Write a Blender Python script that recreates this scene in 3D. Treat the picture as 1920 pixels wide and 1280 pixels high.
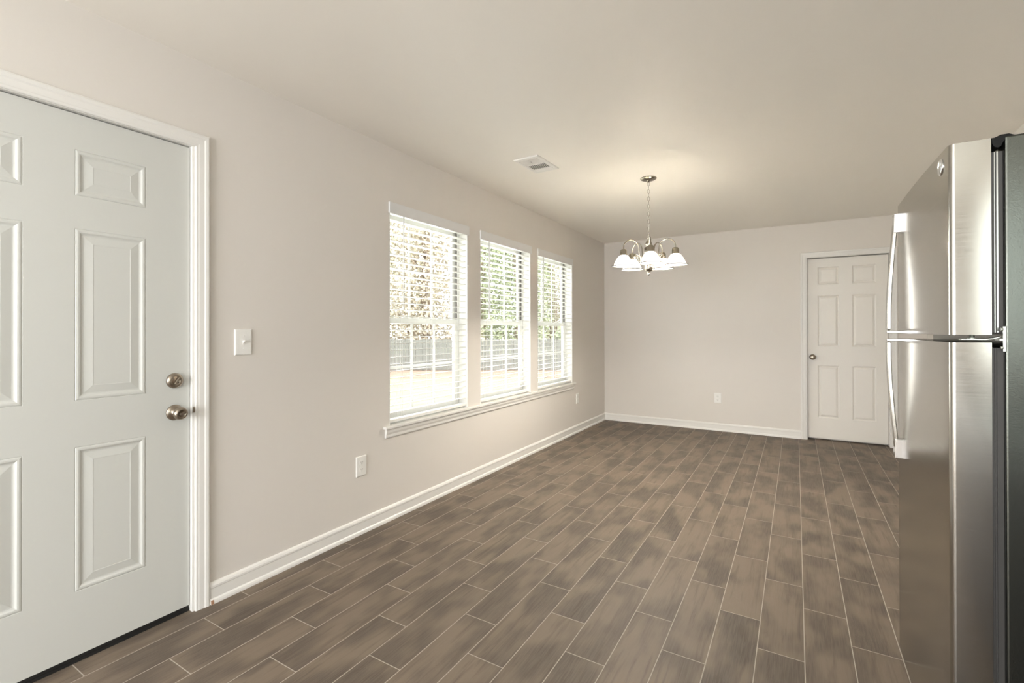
import bpy, bmesh, math, random
from mathutils import Vector, Matrix

# ------------------------------------------------------------------ clear
for o in list(bpy.data.objects):
    bpy.data.objects.remove(o, do_unlink=True)
SC = bpy.context.scene
COL = SC.collection
R = math.radians

# ------------------------------------------------------------------ camera
F_PX, YAW, PITCH, ROLL = 891.035, 0.538647, 0.00283, -0.00148
CAM = Vector((2.2824, 0.0, 1.2348))
PY = 616.874
fw = Vector((-math.sin(YAW) * math.cos(PITCH), math.cos(YAW) * math.cos(PITCH), math.sin(PITCH)))
r0 = Vector((math.cos(YAW), math.sin(YAW), 0.0))
u0 = r0.cross(fw)
rt = r0 * math.cos(ROLL) + u0 * math.sin(ROLL)
up = rt.cross(fw)
cd = bpy.data.cameras.new('camera')
cam = bpy.data.objects.new('camera', cd)
COL.objects.link(cam)
cd.sensor_fit = 'HORIZONTAL'
cd.sensor_width = 36.0
cd.lens = F_PX / 1920.0 * 36.0
cd.shift_y = -(640.0 - PY) / 1920.0
cd.clip_start = 0.02
cd.clip_end = 300.0
M = Matrix((rt, up, -fw)).transposed().to_4x4()
M.translation = CAM
cam.matrix_world = M
SC.camera = cam

# ------------------------------------------------------------------ world, sun, lamps, exposure
W = bpy.data.worlds.new('world')
SC.world = W
W.use_nodes = True
wn = W.node_tree.nodes
bg = wn['Background']
bg.inputs['Color'].default_value = (0.93, 0.97, 1.0, 1.0)
bg.inputs['Strength'].default_value = 2.3


def lamp(name, kind, loc, power, color, rot=(0, 0, 0), size=None, size_y=None, radius=None, angle=None):
    d = bpy.data.lights.new(name, kind)
    d.energy = power
    d.color = color
    if kind == 'AREA':
        d.shape = 'RECTANGLE'
        d.size = size
        d.size_y = size_y
    if radius is not None:
        d.shadow_soft_size = radius
    if angle is not None:
        d.angle = angle
    o = bpy.data.objects.new(name, d)
    o.location = loc
    o.rotation_euler = rot
    COL.objects.link(o)
    return o


# sun stands high behind the house: it lights the lawn and the trees, never the room
lamp('sun', 'SUN', (20, -10, 30), 3.2, (1.0, 0.95, 0.86), rot=(R(22), R(38), 0), angle=R(1.0))
# added fill lamp behind the camera, shaped as a ceiling fixture (its housing is built further down)
lamp('ceiling_fill', 'AREA', (1.55, -1.15, 2.335), 5.0, (1.0, 0.97, 0.94), size=1.2, size_y=0.40)
# fill from an added rear window; daylight of a side window inferred from reflections
lamp('rear_fill', 'AREA', (1.30, -3.10, 1.25), 104.0, (0.98, 0.985, 1.0), rot=(R(74), 0, 0), size=1.9, size_y=1.7)
lamp('side_window_daylight', 'AREA', (3.40, -1.25, 1.58), 8.0, (0.90, 1.0, 0.95), rot=(R(90), 0, R(90)), size=1.6, size_y=1.0)

# daylight coming in through the three dining room windows
for yw in (2.69, 3.74, 4.775):
    lamp('window_daylight', 'AREA', (-0.60, yw, 1.35), 12.0, (0.98, 0.98, 1.0), rot=(R(90), 0, R(-90)), size=0.9, size_y=1.5)

vs = SC.view_settings
vs.view_transform = 'Standard'
vs.look = 'None'
vs.gamma = 1.0
vs.use_curve_mapping = False
vs.exposure = 0.80
cy = SC.cycles
cy.use_denoising = True
cy.max_bounces = 10
cy.diffuse_bounces = 6
cy.glossy_bounces = 5
cy.transmission_bounces = 8
cy.transparent_max_bounces = 16
cy.sample_clamp_indirect = 40.0
cy.caustics_reflective = False
cy.caustics_refractive = False


# ------------------------------------------------------------------ materials
def mat(name, col=(0.8, 0.8, 0.8), rough=0.5, metal=0.0, spec=0.5, bump=None, emit=None, var=None):
    m = bpy.data.materials.new(name)
    m.use_nodes = True
    nt = m.node_tree
    b = nt.nodes['Principled BSDF']
    b.inputs['Base Color'].default_value = (*col, 1)
    b.inputs['Roughness'].default_value = rough
    b.inputs['Metallic'].default_value = metal
    b.inputs['Specular IOR Level'].default_value = spec
    tc = nt.nodes.new('ShaderNodeTexCoord')
    if var:                                            # (scale, amount): soft mottling of the base colour
        n = nt.nodes.new('ShaderNodeTexNoise')
        n.inputs['Scale'].default_value = var[0]
        n.inputs['Detail'].default_value = 4
        nt.links.new(tc.outputs['Object'], n.inputs['Vector'])
        r = nt.nodes.new('ShaderNodeMapRange')
        r.inputs['To Min'].default_value = 1 - var[1]
        r.inputs['To Max'].default_value = 1 + var[1]
        nt.links.new(n.outputs['Fac'], r.inputs['Value'])
        mx = nt.nodes.new('ShaderNodeMix')
        mx.data_type = 'RGBA'
        mx.blend_type = 'MULTIPLY'
        mx.inputs['Factor'].default_value = 1
        mx.inputs['A'].default_value = (*col, 1)
        nt.links.new(r.outputs['Result'], mx.inputs['B'])
        nt.links.new(mx.outputs['Result'], b.inputs['Base Color'])
    if bump:                                           # (scale, strength, distance)
        n = nt.nodes.new('ShaderNodeTexNoise')
        n.inputs['Scale'].default_value = bump[0]
        n.inputs['Detail'].default_value = 3
        nt.links.new(tc.outputs['Object'], n.inputs['Vector'])
        bp = nt.nodes.new('ShaderNodeBump')
        bp.inputs['Strength'].default_value = bump[1]
        bp.inputs['Distance'].default_value = bump[2]
        nt.links.new(n.outputs['Fac'], bp.inputs['Height'])
        nt.links.new(bp.outputs['Normal'], b.inputs['Normal'])
    if emit:
        b.inputs['Emission Color'].default_value = (*emit[0], 1)
        b.inputs['Emission Strength'].default_value = emit[1]
    return m


M_WALL = mat('wall_paint', (0.705, 0.668, 0.624), 0.55, spec=0.35, bump=(260, 0.08, 0.002))
M_CEIL = mat('ceiling_paint', (0.86, 0.828, 0.77), 0.48, spec=0.5, bump=(300, 0.06, 0.002))
M_TRIM = mat('trim_paint', (0.77, 0.755, 0.725), 0.35, bump=(40, 0.02, 0.002))
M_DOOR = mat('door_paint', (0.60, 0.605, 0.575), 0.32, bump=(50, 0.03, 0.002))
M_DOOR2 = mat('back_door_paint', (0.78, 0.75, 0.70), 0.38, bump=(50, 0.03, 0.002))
M_PLATE = mat('plate_plastic', (0.82, 0.81, 0.78), 0.3, var=(20, 0.02))
M_DARK = mat('dark_slot', (0.10, 0.09, 0.08), 0.6, var=(30, 0.1))
M_RUBBER = mat('black_rubber', (0.012, 0.012, 0.012), 0.55, bump=(90, 0.1, 0.003))
M_NICKEL = mat('satin_nickel', (0.36, 0.31, 0.255), 0.30, 1.0, var=(60, 0.05))
M_LAMPMETAL = mat('brushed_nickel', (0.34, 0.305, 0.255), 0.25, 1.0, var=(40, 0.05))
M_CHROME = mat('chrome', (0.80, 0.81, 0.82), 0.12, 1.0, var=(30, 0.02))
M_VINYL = mat('window_vinyl', (0.82, 0.82, 0.80), 0.35, var=(20, 0.02))
M_BLIND = mat('blind_slat', (0.84, 0.83, 0.79), 0.4, var=(30, 0.02))
M_VALANCE = mat('blind_valance', (0.75, 0.75, 0.745), 0.4, var=(20, 0.02))
M_CORD = mat('cord', (0.82, 0.81, 0.78), 0.7, var=(200, 0.05))
M_BLACKPL = mat('black_plastic', (0.006, 0.006, 0.006), 0.5, spec=0.2, bump=(200, 0.1, 0.002))
M_GASKET = mat('grey_gasket', (0.045, 0.043, 0.040), 0.5, var=(40, 0.06))
M_STRIP = mat('lit_gasket_lip', (0.45, 0.46, 0.44), 0.25, 1.0, var=(40, 0.04))
M_ZINC = mat('zinc_hinge', (0.72, 0.76, 0.72), 0.35, 1.0, var=(60, 0.05))
M_WOODCHIP = mat('bare_wood', (0.36, 0.20, 0.12), 0.7, var=(90, 0.2))
M_LEAF = mat('leaf_green', (0.33, 0.37, 0.23), 0.6, var=(1.2, 0.35))
M_LEAF2 = mat('leaf_olive', (0.42, 0.40, 0.27), 0.6, var=(1.0, 0.35))
M_LEAF3 = mat('leaf_tan', (0.50, 0.44, 0.35), 0.6, var=(1.0, 0.35))
M_BARK = mat('bark', (0.24, 0.18, 0.13), 0.85, bump=(14, 0.8, 0.05), var=(6, 0.35))
M_FENCE = mat('weathered_fence', (0.17, 0.172, 0.16), 0.8, bump=(30, 0.3, 0.01), var=(3, 0.25))
M_LAWN = mat('lawn_grass', (0.30, 0.31, 0.18), 0.9, bump=(20, 0.6, 0.03), var=(1.5, 0.3))
M_STRAW = mat('pine_straw', (0.30, 0.21, 0.16), 0.9, bump=(30, 0.6, 0.02), var=(2.0, 0.35))
M_SIDING = mat('house_siding', (0.55, 0.53, 0.50), 0.7, var=(4, 0.05))


def glass_mat(name, tint=(1, 1, 1), refl=0.06):
    m = bpy.data.materials.new(name)
    m.use_nodes = True
    nt = m.node_tree
    nt.nodes.clear()
    out = nt.nodes.new('ShaderNodeOutputMaterial')
    tr = nt.nodes.new('ShaderNodeBsdfTransparent')
    tr.inputs['Color'].default_value = (*tint, 1)
    gl = nt.nodes.new('ShaderNodeBsdfGlossy')
    gl.inputs['Roughness'].default_value = 0.02
    lw = nt.nodes.new('ShaderNodeLayerWeight')
    lw.inputs['Blend'].default_value = 0.5
    pw = nt.nodes.new('ShaderNodeMath')
    pw.operation = 'POWER'
    pw.inputs[1].default_value = 4.0
    ad = nt.nodes.new('ShaderNodeMath')
    ad.operation = 'MULTIPLY_ADD'
    ad.inputs[1].default_value = 0.5
    ad.inputs[2].default_value = refl
    mx = nt.nodes.new('ShaderNodeMixShader')
    nt.links.new(lw.outputs['Facing'], pw.inputs[0])
    nt.links.new(pw.outputs[0], ad.inputs[0])
    nt.links.new(ad.outputs[0], mx.inputs[0])
    nt.links.new(tr.outputs[0], mx.inputs[1])
    nt.links.new(gl.outputs[0], mx.inputs[2])
    nt.links.new(mx.outputs[0], out.inputs['Surface'])
    return m


M_GLASS = glass_mat('window_glass', (0.97, 0.98, 0.97), 0.03)


def frosted_mat():
    """white pressed glass lamp shade: lets the bulb's light glow through"""
    m = bpy.data.materials.new('frosted_shade_glass')
    m.use_nodes = True
    nt = m.node_tree
    nt.nodes.clear()
    out = nt.nodes.new('ShaderNodeOutputMaterial')
    tl = nt.nodes.new('ShaderNodeBsdfTranslucent')
    tl.inputs['Color'].default_value = (0.98, 0.965, 0.93, 1)
    df = nt.nodes.new('ShaderNodeBsdfDiffuse')
    df.inputs['Color'].default_value = (0.9, 0.89, 0.86, 1)
    gl = nt.nodes.new('ShaderNodeBsdfGlossy')
    gl.inputs['Roughness'].default_value = 0.15
    a = nt.nodes.new('ShaderNodeMixShader')
    a.inputs[0].default_value = 0.12
    nt.links.new(tl.outputs[0], a.inputs[1])
    nt.links.new(df.outputs[0], a.inputs[2])
    b = nt.nodes.new('ShaderNodeMixShader')
    b.inputs[0].default_value = 0.06
    nt.links.new(a.outputs[0], b.inputs[1])
    nt.links.new(gl.outputs[0], b.inputs[2])
    nt.links.new(b.outputs[0], out.inputs['Surface'])
    return m


M_SHADE = frosted_mat()
M_RIM = mat('clear_glass_rim', (0.016, 0.015, 0.013), 0.3, 0.0, spec=0.1, var=(40, 0.1))
M_BULB = mat('lit_bulb', (1, 1, 1), 0.4, emit=((1.0, 0.94, 0.83), 680.0))
M_DIFFUSER = mat('fill_light_diffuser', (0.9, 0.9, 0.9), 0.4, emit=((1.0, 0.96, 0.9), 3.0))  # glowing cover of the added ceiling fill light


def steel_mat(name, col, rough, aniso_scale, metal=1.0):
    m = bpy.data.materials.new(name)
    m.use_nodes = True
    nt = m.node_tree
    b = nt.nodes['Principled BSDF']
    b.inputs['Base Color'].default_value = (*col, 1)
    b.inputs['Metallic'].default_value = metal
    tc = nt.nodes.new('ShaderNodeTexCoord')
    mp = nt.nodes.new('ShaderNodeMapping')
    mp.inputs['Scale'].default_value = aniso_scale
    n = nt.nodes.new('ShaderNodeTexNoise')
    n.inputs['Scale'].default_value = 1.0
    n.inputs['Detail'].default_value = 3
    nt.links.new(tc.outputs['Object'], mp.inputs['Vector'])
    nt.links.new(mp.outputs['Vector'], n.inputs['Vector'])
    r = nt.nodes.new('ShaderNodeMapRange')
    r.inputs['To Min'].default_value = rough - 0.05
    r.inputs['To Max'].default_value = rough + 0.07
    nt.links.new(n.outputs['Fac'], r.inputs['Value'])
    nt.links.new(r.outputs['Result'], b.inputs['Roughness'])
    bp = nt.nodes.new('ShaderNodeBump')
    bp.inputs['Strength'].default_value = 0.012
    bp.inputs['Distance'].default_value = 0.001
    nt.links.new(n.outputs['Fac'], bp.inputs['Height'])
    nt.links.new(bp.outputs['Normal'], b.inputs['Normal'])
    return m


M_STEEL = steel_mat('stainless_steel', (0.43, 0.416, 0.385), 0.18, (9, 9, 900))


def leather_steel():
    m = bpy.data.materials.new('textured_grey_steel')
    m.use_nodes = True
    nt = m.node_tree
    b = nt.nodes['Principled BSDF']
    b.inputs['Base Color'].default_value = (0.12, 0.128, 0.115, 1)
    b.inputs['Metallic'].default_value = 0.97
    b.inputs['Roughness'].default_value = 0.24
    tc = nt.nodes.new('ShaderNodeTexCoord')
    n = nt.nodes.new('ShaderNodeTexNoise')
    n.inputs['Scale'].default_value = 110
    n.inputs['Detail'].default_value = 2
    n.inputs['Distortion'].default_value = 1.6
    nt.links.new(tc.outputs['Object'], n.inputs['Vector'])
    bp = nt.nodes.new('ShaderNodeBump')
    bp.inputs['Strength'].default_value = 0.22
    bp.inputs['Distance'].default_value = 0.0008
    nt.links.new(n.outputs['Fac'], bp.inputs['Height'])
    nt.links.new(bp.outputs['Normal'], b.inputs['Normal'])
    return m


M_CABINET = leather_steel()


def floor_mat():
    """wood-look porcelain planks 158 x 600 mm, each row stepped by a third, pale grout"""
    m = bpy.data.materials.new('wood_look_tile')
    m.use_nodes = True
    nt = m.node_tree
    L = nt.links
    b = nt.nodes['Principled BSDF']

    def mth(op, a, c=None, d=None):
        n = nt.nodes.new('ShaderNodeMath')
        n.operation = op
        for i, v in enumerate((a, c, d)):
            if v is None:
                continue
            if isinstance(v, (int, float)):
                n.inputs[i].default_value = v
            else:
                L.new(v, n.inputs[i])
        return n.outputs[0]

    def rng(v, a, c, d, e, smooth=False):
        n = nt.nodes.new('ShaderNodeMapRange')
        if smooth:
            n.interpolation_type = 'SMOOTHSTEP'
        n.inputs['From Min'].default_value = a
        n.inputs['From Max'].default_value = c
        n.inputs['To Min'].default_value = d
        n.inputs['To Max'].default_value = e
        L.new(v, n.inputs['Value'])
        return n.outputs['Result']

    def vec(x, y, z):
        n = nt.nodes.new('ShaderNodeCombineXYZ')
        for i, v in enumerate((x, y, z)):
            if isinstance(v, (int, float)):
                n.inputs[i].default_value = v
            else:
                L.new(v, n.inputs[i])
        return n.outputs[0]

    def noise(v, detail=4, rough=0.55, dist=0.0):
        n = nt.nodes.new('ShaderNodeTexNoise')
        n.inputs['Scale'].default_value = 1.0
        n.inputs['Detail'].default_value = detail
        n.inputs['Roughness'].default_value = rough
        n.inputs['Distortion'].default_value = dist
        L.new(v, n.inputs['Vector'])
        return n.outputs['Fac']

    def mix(fac, a, c, blend='MIX'):
        n = nt.nodes.new('ShaderNodeMix')
        n.data_type = 'RGBA'
        n.blend_type = blend
        if isinstance(fac, (int, float)):
            n.inputs['Factor'].default_value = fac
        else:
            L.new(fac, n.inputs['Factor'])
        for k, v in (('A', a), ('B', c)):
            if isinstance(v, tuple):
                n.inputs[k].default_value = (*v, 1)
            else:
                L.new(v, n.inputs[k])
        return n.outputs['Result']

    tc = nt.nodes.new('ShaderNodeTexCoord')
    sp = nt.nodes.new('ShaderNodeSeparateXYZ')
    L.new(tc.outputs['Object'], sp.inputs[0])
    x, y = sp.outputs[0], sp.outputs[1]
    TW, TL = 0.1582, 0.6003
    u = mth('DIVIDE', mth('SUBTRACT', x, 0.0923), TW)
    k = mth('FLOOR', u)
    fu = mth('SUBTRACT', u, k)
    v = mth('DIVIDE', mth('ADD', mth('SUBTRACT', y, 0.477), mth('MULTIPLY', k, 0.2001)), TL)
    q = mth('FLOOR', v)
    fv = mth('SUBTRACT', v, q)
    du = mth('MULTIPLY', mth('MINIMUM', fu, mth('SUBTRACT', 1.0, fu)), TW)
    dv = mth('MULTIPLY', mth('MINIMUM', fv, mth('SUBTRACT', 1.0, fv)), TL)
    d = mth('MINIMUM', du, dv)
    tile = rng(d, 0.0011, 0.0023, 0.0, 1.0, True)
    wnz = nt.nodes.new('ShaderNodeTexWhiteNoise')
    wnz.noise_dimensions = '2D'
    L.new(vec(k, q, 0.0), wnz.inputs['Vector'])
    rv = wnz.outputs['Value']
    sh = mth('MULTIPLY', rv, 37.0)
    # cloudy dark blotches, streaks along the plank, fine grain
    cloud = noise(vec(mth('MULTIPLY', x, 7.0), mth('ADD', mth('MULTIPLY', y, 3.2), sh), sh), 2, 0.5)
    streak = noise(vec(mth('MULTIPLY', x, 34.0), mth('ADD', mth('MULTIPLY', y, 2.6), sh), sh), 4, 0.6, 0.6)
    fine = noise(vec(mth('MULTIPLY', x, 210.0), mth('ADD', mth('MULTIPLY', y, 9.0), sh), sh), 3, 0.6, 0.3)
    c = mix(rng(cloud, 0.36, 0.62, 0.0, 1.0, True), (0.092, 0.073, 0.058), (0.190, 0.148, 0.110))
    c = mix(rng(streak, 0.48, 0.72, 0.0, 0.6, True), c, (0.074, 0.055, 0.041))
    c = mix(rng(fine, 0.38, 0.62, 0.0, 0.30), c, (0.21, 0.172, 0.138))
    # a warmer or lighter cast per plank
    c = mix(rng(rv, 0.0, 1.0, 0.0, 0.22), c, (0.178, 0.137, 0.106))
    # thin pale cathedral scratches
    scr = noise(vec(mth('MULTIPLY', x, 60.0), mth('ADD', mth('MULTIPLY', y, 14.0), sh), sh), 2, 0.5, 3.0)
    ring = rng(mth('ABSOLUTE', mth('SUBTRACT', scr, 0.5)), 0.0, 0.012, 0.35, 0.0, True)
    gate = rng(noise(vec(mth('MULTIPLY', x, 5.0), mth('ADD', mth('MULTIPLY', y, 2.5), sh), sh), 1), 0.55, 0.66, 0.0, 1.0, True)
    c = mix(mth('MULTIPLY', ring, gate), c, (0.27, 0.225, 0.185))
    c = mix(tile, (0.40, 0.355, 0.30), c)
    L.new(c, b.inputs['Base Color'])
    L.new(rng(tile, 0.0, 1.0, 0.85, 0.55), b.inputs['Roughness'])
    b.inputs['Specular IOR Level'].default_value = 0.22
    bp = nt.nodes.new('ShaderNodeBump')
    bp.inputs['Strength'].default_value = 0.5
    bp.inputs['Distance'].default_value = 0.0015
    L.new(mth('ADD', tile, mth('MULTIPLY', fine, 0.25)), bp.inputs['Height'])
    L.new(bp.outputs['Normal'], b.inputs['Normal'])
    return m


M_FLOOR = floor_mat()


# ------------------------------------------------------------------ mesh helpers
class MB:
    def __init__(self):
        self.bm = bmesh.new()

    def quad(self, pts, mi=0, smooth=False):
        f = self.bm.faces.new([self.bm.verts.new(p) for p in pts])
        f.material_index = mi
        f.smooth = smooth
        return f

    def box(self, x0, x1, y0, y1, z0, z1, mi=0, mtx=None):
        P = [(x0, y0, z0), (x1, y0, z0), (x1, y1, z0), (x0, y1, z0), (x0, y0, z1), (x1, y0, z1), (x1, y1, z1), (x0, y1, z1)]
        if mtx is not None:
            P = [mtx @ Vector(p) for p in P]
        v = [self.bm.verts.new(p) for p in P]
        for idx in ((3, 2, 1, 0), (4, 5, 6, 7), (0, 1, 5, 4), (1, 2, 6, 5), (2, 3, 7, 6), (3, 0, 4, 7)):
            f = self.bm.faces.new([v[i] for i in idx])
            f.material_index = mi
        return self

    def grid(self, rows, close_u=False, close_v=False, mi=0, smooth=True):
        """rows: list of equally long point lists"""
        V = [[self.bm.verts.new(p) for p in row] for row in rows]
        nu, nv = len(V), len(V[0])
        for i in range(nu if close_u else nu - 1):
            for j in range(nv if close_v else nv - 1):
                a, b_, c, d = V[i][j], V[(i + 1) % nu][j], V[(i + 1) % nu][(j + 1) % nv], V[i][(j + 1) % nv]
                try:
                    f = self.bm.faces.new((a, b_, c, d))
                    f.smooth = smooth
                    f.material_index = mi
                except ValueError:
                    pass
        return V

    def cap(self, ring, mi=0):
        f = self.bm.faces.new(ring)
        f.material_index = mi

    def lathe(self, prof, origin=(0, 0, 0), axis='z', n=32, mi=0, mis=None, caps=True):
        """prof: list of (radius, height along the axis)"""
        o = Vector(origin)
        rows = []
        for (r, h) in prof:
            row = []
            for k in range(n):
                a = 2 * math.pi * k / n
                ca, sa = r * math.cos(a), r * math.sin(a)
                p = {'z': (ca, sa, h), 'x': (h, ca, sa), 'y': (sa, h, ca), '-x': (-h, sa, ca), '-y': (ca, -h, sa)}[axis]
                row.append(o + Vector(p))
            rows.append(row)
        V = self.grid(rows, close_v=True, mi=mi)
        if caps:
            if prof[0][0] > 1e-5:
                self.cap(list(reversed(V[0])), mi)
            if prof[-1][0] > 1e-5:
                self.cap(V[-1], mi)
        return self

    def tube(self, pts, rad, n=10, mi=0, closed=False, sx=1.0, side=None):
        """sweep of an n-gon along pts; rad may be a list; sx flattens it along 'side'"""
        P = [Vector(p) for p in pts]
        m = len(P)
        rows = []
        ref = side
        prev = None
        for i in range(m):
            if closed:
                t = (P[(i + 1) % m] - P[(i - 1) % m]).normalized()
            else:
                t = (P[min(i + 1, m - 1)] - P[max(i - 1, 0)]).normalized()
            if prev is None:
                s = Vector(ref) if ref else (Vector((0, 0, 1)) if abs(t.z) < 0.9 else Vector((1, 0, 0)))
            else:
                s = prev
            s = (s - t * s.dot(t)).normalized()
            prev = s
            w = t.cross(s)
            r = rad[i] if isinstance(rad, (list, tuple)) else rad
            rows.append([P[i] + s * (r * sx * math.cos(2 * math.pi * k / n)) + w * (r * math.sin(2 * math.pi * k / n)) for k in range(n)])
        V = self.grid(rows, close_u=closed, close_v=True, mi=mi)
        if not closed:
            self.cap(list(reversed(V[0])), mi)
            self.cap(V[-1], mi)
        return self

    def prism(self, poly, axis, a0, a1, mi=0, smooth=False):
        """extrude a 2-D polygon along an axis ('x': poly in (y,z); 'y': poly in (x,z); 'z': poly in (x,y))"""
        def P(p, a):
            return {'x': (a, p[0], p[1]), 'y': (p[0], a, p[1]), 'z': (p[0], p[1], a)}[axis]
        A = [self.bm.verts.new(P(p, a0)) for p in poly]
        B = [self.bm.verts.new(P(p, a1)) for p in poly]
        n = len(poly)
        for i in range(n):
            f = self.bm.faces.new((A[i], A[(i + 1) % n], B[(i + 1) % n], B[i]))
            f.material_index = mi
            f.smooth = smooth
        self.cap(list(reversed(A)), mi)
        self.cap(B, mi)
        return self

    def obj(self, name, mats, parent=None, bevel=None, loc=None, recalc=True):
        if recalc:
            bmesh.ops.recalc_face_normals(self.bm, faces=self.bm.faces[:])
        me = bpy.data.meshes.new(name)
        self.bm.to_mesh(me)
        self.bm.free()
        for m in (mats if isinstance(mats, (list, tuple)) else [mats]):
            me.materials.append(m)
        o = bpy.data.objects.new(name, me)
        COL.objects.link(o)
        if parent is not None:
            o.parent = parent
        if loc is not None:
            o.location = loc
        if bevel:
            bv = o.modifiers.new('bevel', 'BEVEL')
            bv.width = bevel
            bv.segments = 2
            bv.limit_method = 'ANGLE'
            bv.angle_limit = R(40)
        return o


def tag(o, label, cat, group=None, kind=None):
    o['label'] = label
    o['category'] = cat
    if group:
        o['group'] = group
    if kind:
        o['kind'] = kind
    return o


def empty(name, loc, label, cat, group=None, kind=None, rotz=0.0):
    o = bpy.data.objects.new(name, None)
    o.empty_display_size = 0.1
    COL.objects.link(o)
    o.location = loc
    o.rotation_euler = (0, 0, rotz)
    return tag(o, label, cat, group, kind)


def copy_tree(o, parent=None):
    c = o.copy()
    COL.objects.link(c)
    c.parent = parent
    for ch in list(o.children):
        copy_tree(ch, c)
    return c


# ------------------------------------------------------------------ room shell
H, LY, RX, BY, TH = 2.44, 6.32, 3.43, -3.20, 0.14
WIN = [(2.252, 3.125), (3.295, 4.187), (4.330, 5.219)]
WZ0, WZ1 = 0.597, 2.068
DY0, DY1, DZ1 = 0.140, 1.084, 2.058        # rough opening of the entry door
BX0, BX1, BZ1 = 2.385, 3.135, 2.055        # opening of the back door

MB().box(-TH, RX + TH, BY - TH, LY + TH, -0.12, 0).obj('floor', M_FLOOR)
tag(bpy.data.objects['floor'], 'brown wood-look plank tile floor with pale grout lines', 'floor', kind='structure')
MB().box(-TH, RX + TH, BY - TH, LY + TH, H, H + 0.12).obj('ceiling', M_CEIL)
tag(bpy.data.objects['ceiling'], 'smooth beige painted ceiling over the dining area', 'ceiling', kind='structure')

w = MB()
edges = [(BY - TH, DY0, None), (DY0, DY1, 'd'), (DY1, WIN[0][0], None), (*WIN[0], 'w'), (WIN[0][1], WIN[1][0], None),
         (*WIN[1], 'w'), (WIN[1][1], WIN[2][0], None), (*WIN[2], 'w'), (WIN[2][1], LY + TH, None)]
for a, b_, k in edges:
    if k is None:
        w.box(-TH, 0, a, b_, 0, H)
    elif k == 'd':
        w.box(-TH, 0, a, b_, DZ1, H)
    else:
        w.box(-TH, 0, a, b_, 0, WZ0)
        w.box(-TH, 0, a, b_, WZ1, H)
tag(w.obj('wall_left', M_WALL), 'long beige wall with the entry door and three windows', 'wall', kind='structure')
w = MB()
w.box(0, BX0, LY, LY + TH, 0, H)
w.box(BX1, RX, LY, LY + TH, 0, H)
w.box(BX0, BX1, LY, LY + TH, BZ1, H)
w.box(BX0, BX1, LY + 0.115, LY + TH, 0, BZ1)  # added backing, keeps outside light from leaking under the door
tag(w.obj('wall_back', M_WALL), 'short beige end wall behind the chandelier', 'wall', kind='structure')
w = MB()
w.box(RX, RX + TH, BY - TH, -2.10, 0, H)
w.box(RX, RX + TH, -0.40, LY + TH, 0, H)
w.box(RX, RX + TH, -2.10, -0.40, 0, 1.05)
w.box(RX, RX + TH, -2.10, -0.40, 2.11, H)
tag(w.obj('wall_right', M_WALL), 'beige wall behind the refrigerator', 'wall', kind='structure')
w = MB()
w.box(0, 0.30, BY - TH, BY, 0, H)
w.box(2.30, RX, BY - TH, BY, 0, H)
w.box(0.30, 2.30, BY - TH, BY, 0, 0.35)
w.box(0.30, 2.30, BY - TH, BY, 2.12, H)
tag(w.obj('wall_rear', M_WALL), 'beige wall behind the camera with an added opening for fill light', 'wall', kind='structure')  # unseen wall, opened for the added fill window

# baseboards: board with rounded cap and a shoe moulding
BP = [(0, 0), (0.020, 0), (0.0195, 0.010), (0.017, 0.018), (0.013, 0.022), (0.0115, 0.024), (0.0115, 0.068), (0.013, 0.072), (0.013, 0.080),
      (0.009, 0.089), (0.004, 0.094), (0, 0.095)]


def base_x(name, y0, y1, label):
    o = MB().prism([(p[0], p[1]) for p in BP], 'y', y0, y1).obj(name, M_TRIM)
    return tag(o, label, 'baseboard', kind='structure')


bl = base_x('baseboard_left', 1.143, LY, 'white baseboard under the three windows')
MB().prism([(0.0202, 0.001), (0.0208, 0.001), (0.0200, 0.011), (0.0178, 0.019), (0.0172, 0.019)], 'y', 1.1435, 1.1560).obj('chipped_end', M_WOODCHIP, bl)['label'] = 'bare brown chipped corner'
o = MB().prism([(LY - p[0], p[1]) for p in BP], 'x', 0.0, 2.326).obj('baseboard_back', M_TRIM)
tag(o, 'white baseboard along the end wall up to the back door', 'baseboard', kind='structure')
o = MB().prism([(RX - p[0], p[1]) for p in BP], 'y', 2.45, LY - 0.02).obj('baseboard_right', M_TRIM)
tag(o, 'white baseboard beyond the refrigerator', 'baseboard', kind='structure')

# door casings: colonial profile swept round the opening with mitred corners
CP = [(0.0, 0.0), (0.0, 0.009), (0.003, 0.011), (0.010, 0.011), (0.013, 0.0125), (0.034, 0.0135), (0.040, 0.0165), (0.050, 0.0175), (0.055, 0.0155), (0.058, 0.012), (0.058, 0.0)]


def casing(name, a0, a1, zt, P, label):
    m = MB()
    rows = []
    for (wd, t) in CP:
        rows.append([P(a0 - wd, 0.0, t), P(a0 - wd, zt + wd, t), P(a1 + wd, zt + wd, t), P(a1 + wd, 0.0, t)])
    V = m.grid(rows, smooth=False)
    m.cap([r[0] for r in V])
    m.cap([r[3] for r in reversed(V)])
    return tag(m.obj(name, M_TRIM), label, 'door trim', kind='structure')


casing('trim_1', DY0, DY1, 2.050, lambda a, z, t: (t, a, z), 'white moulded casing around the entry door')
casing('trim_2', BX0, BX1, 2.050, lambda a, z, t: (a, LY - t, z), 'white moulded casing around the back door')


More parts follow.
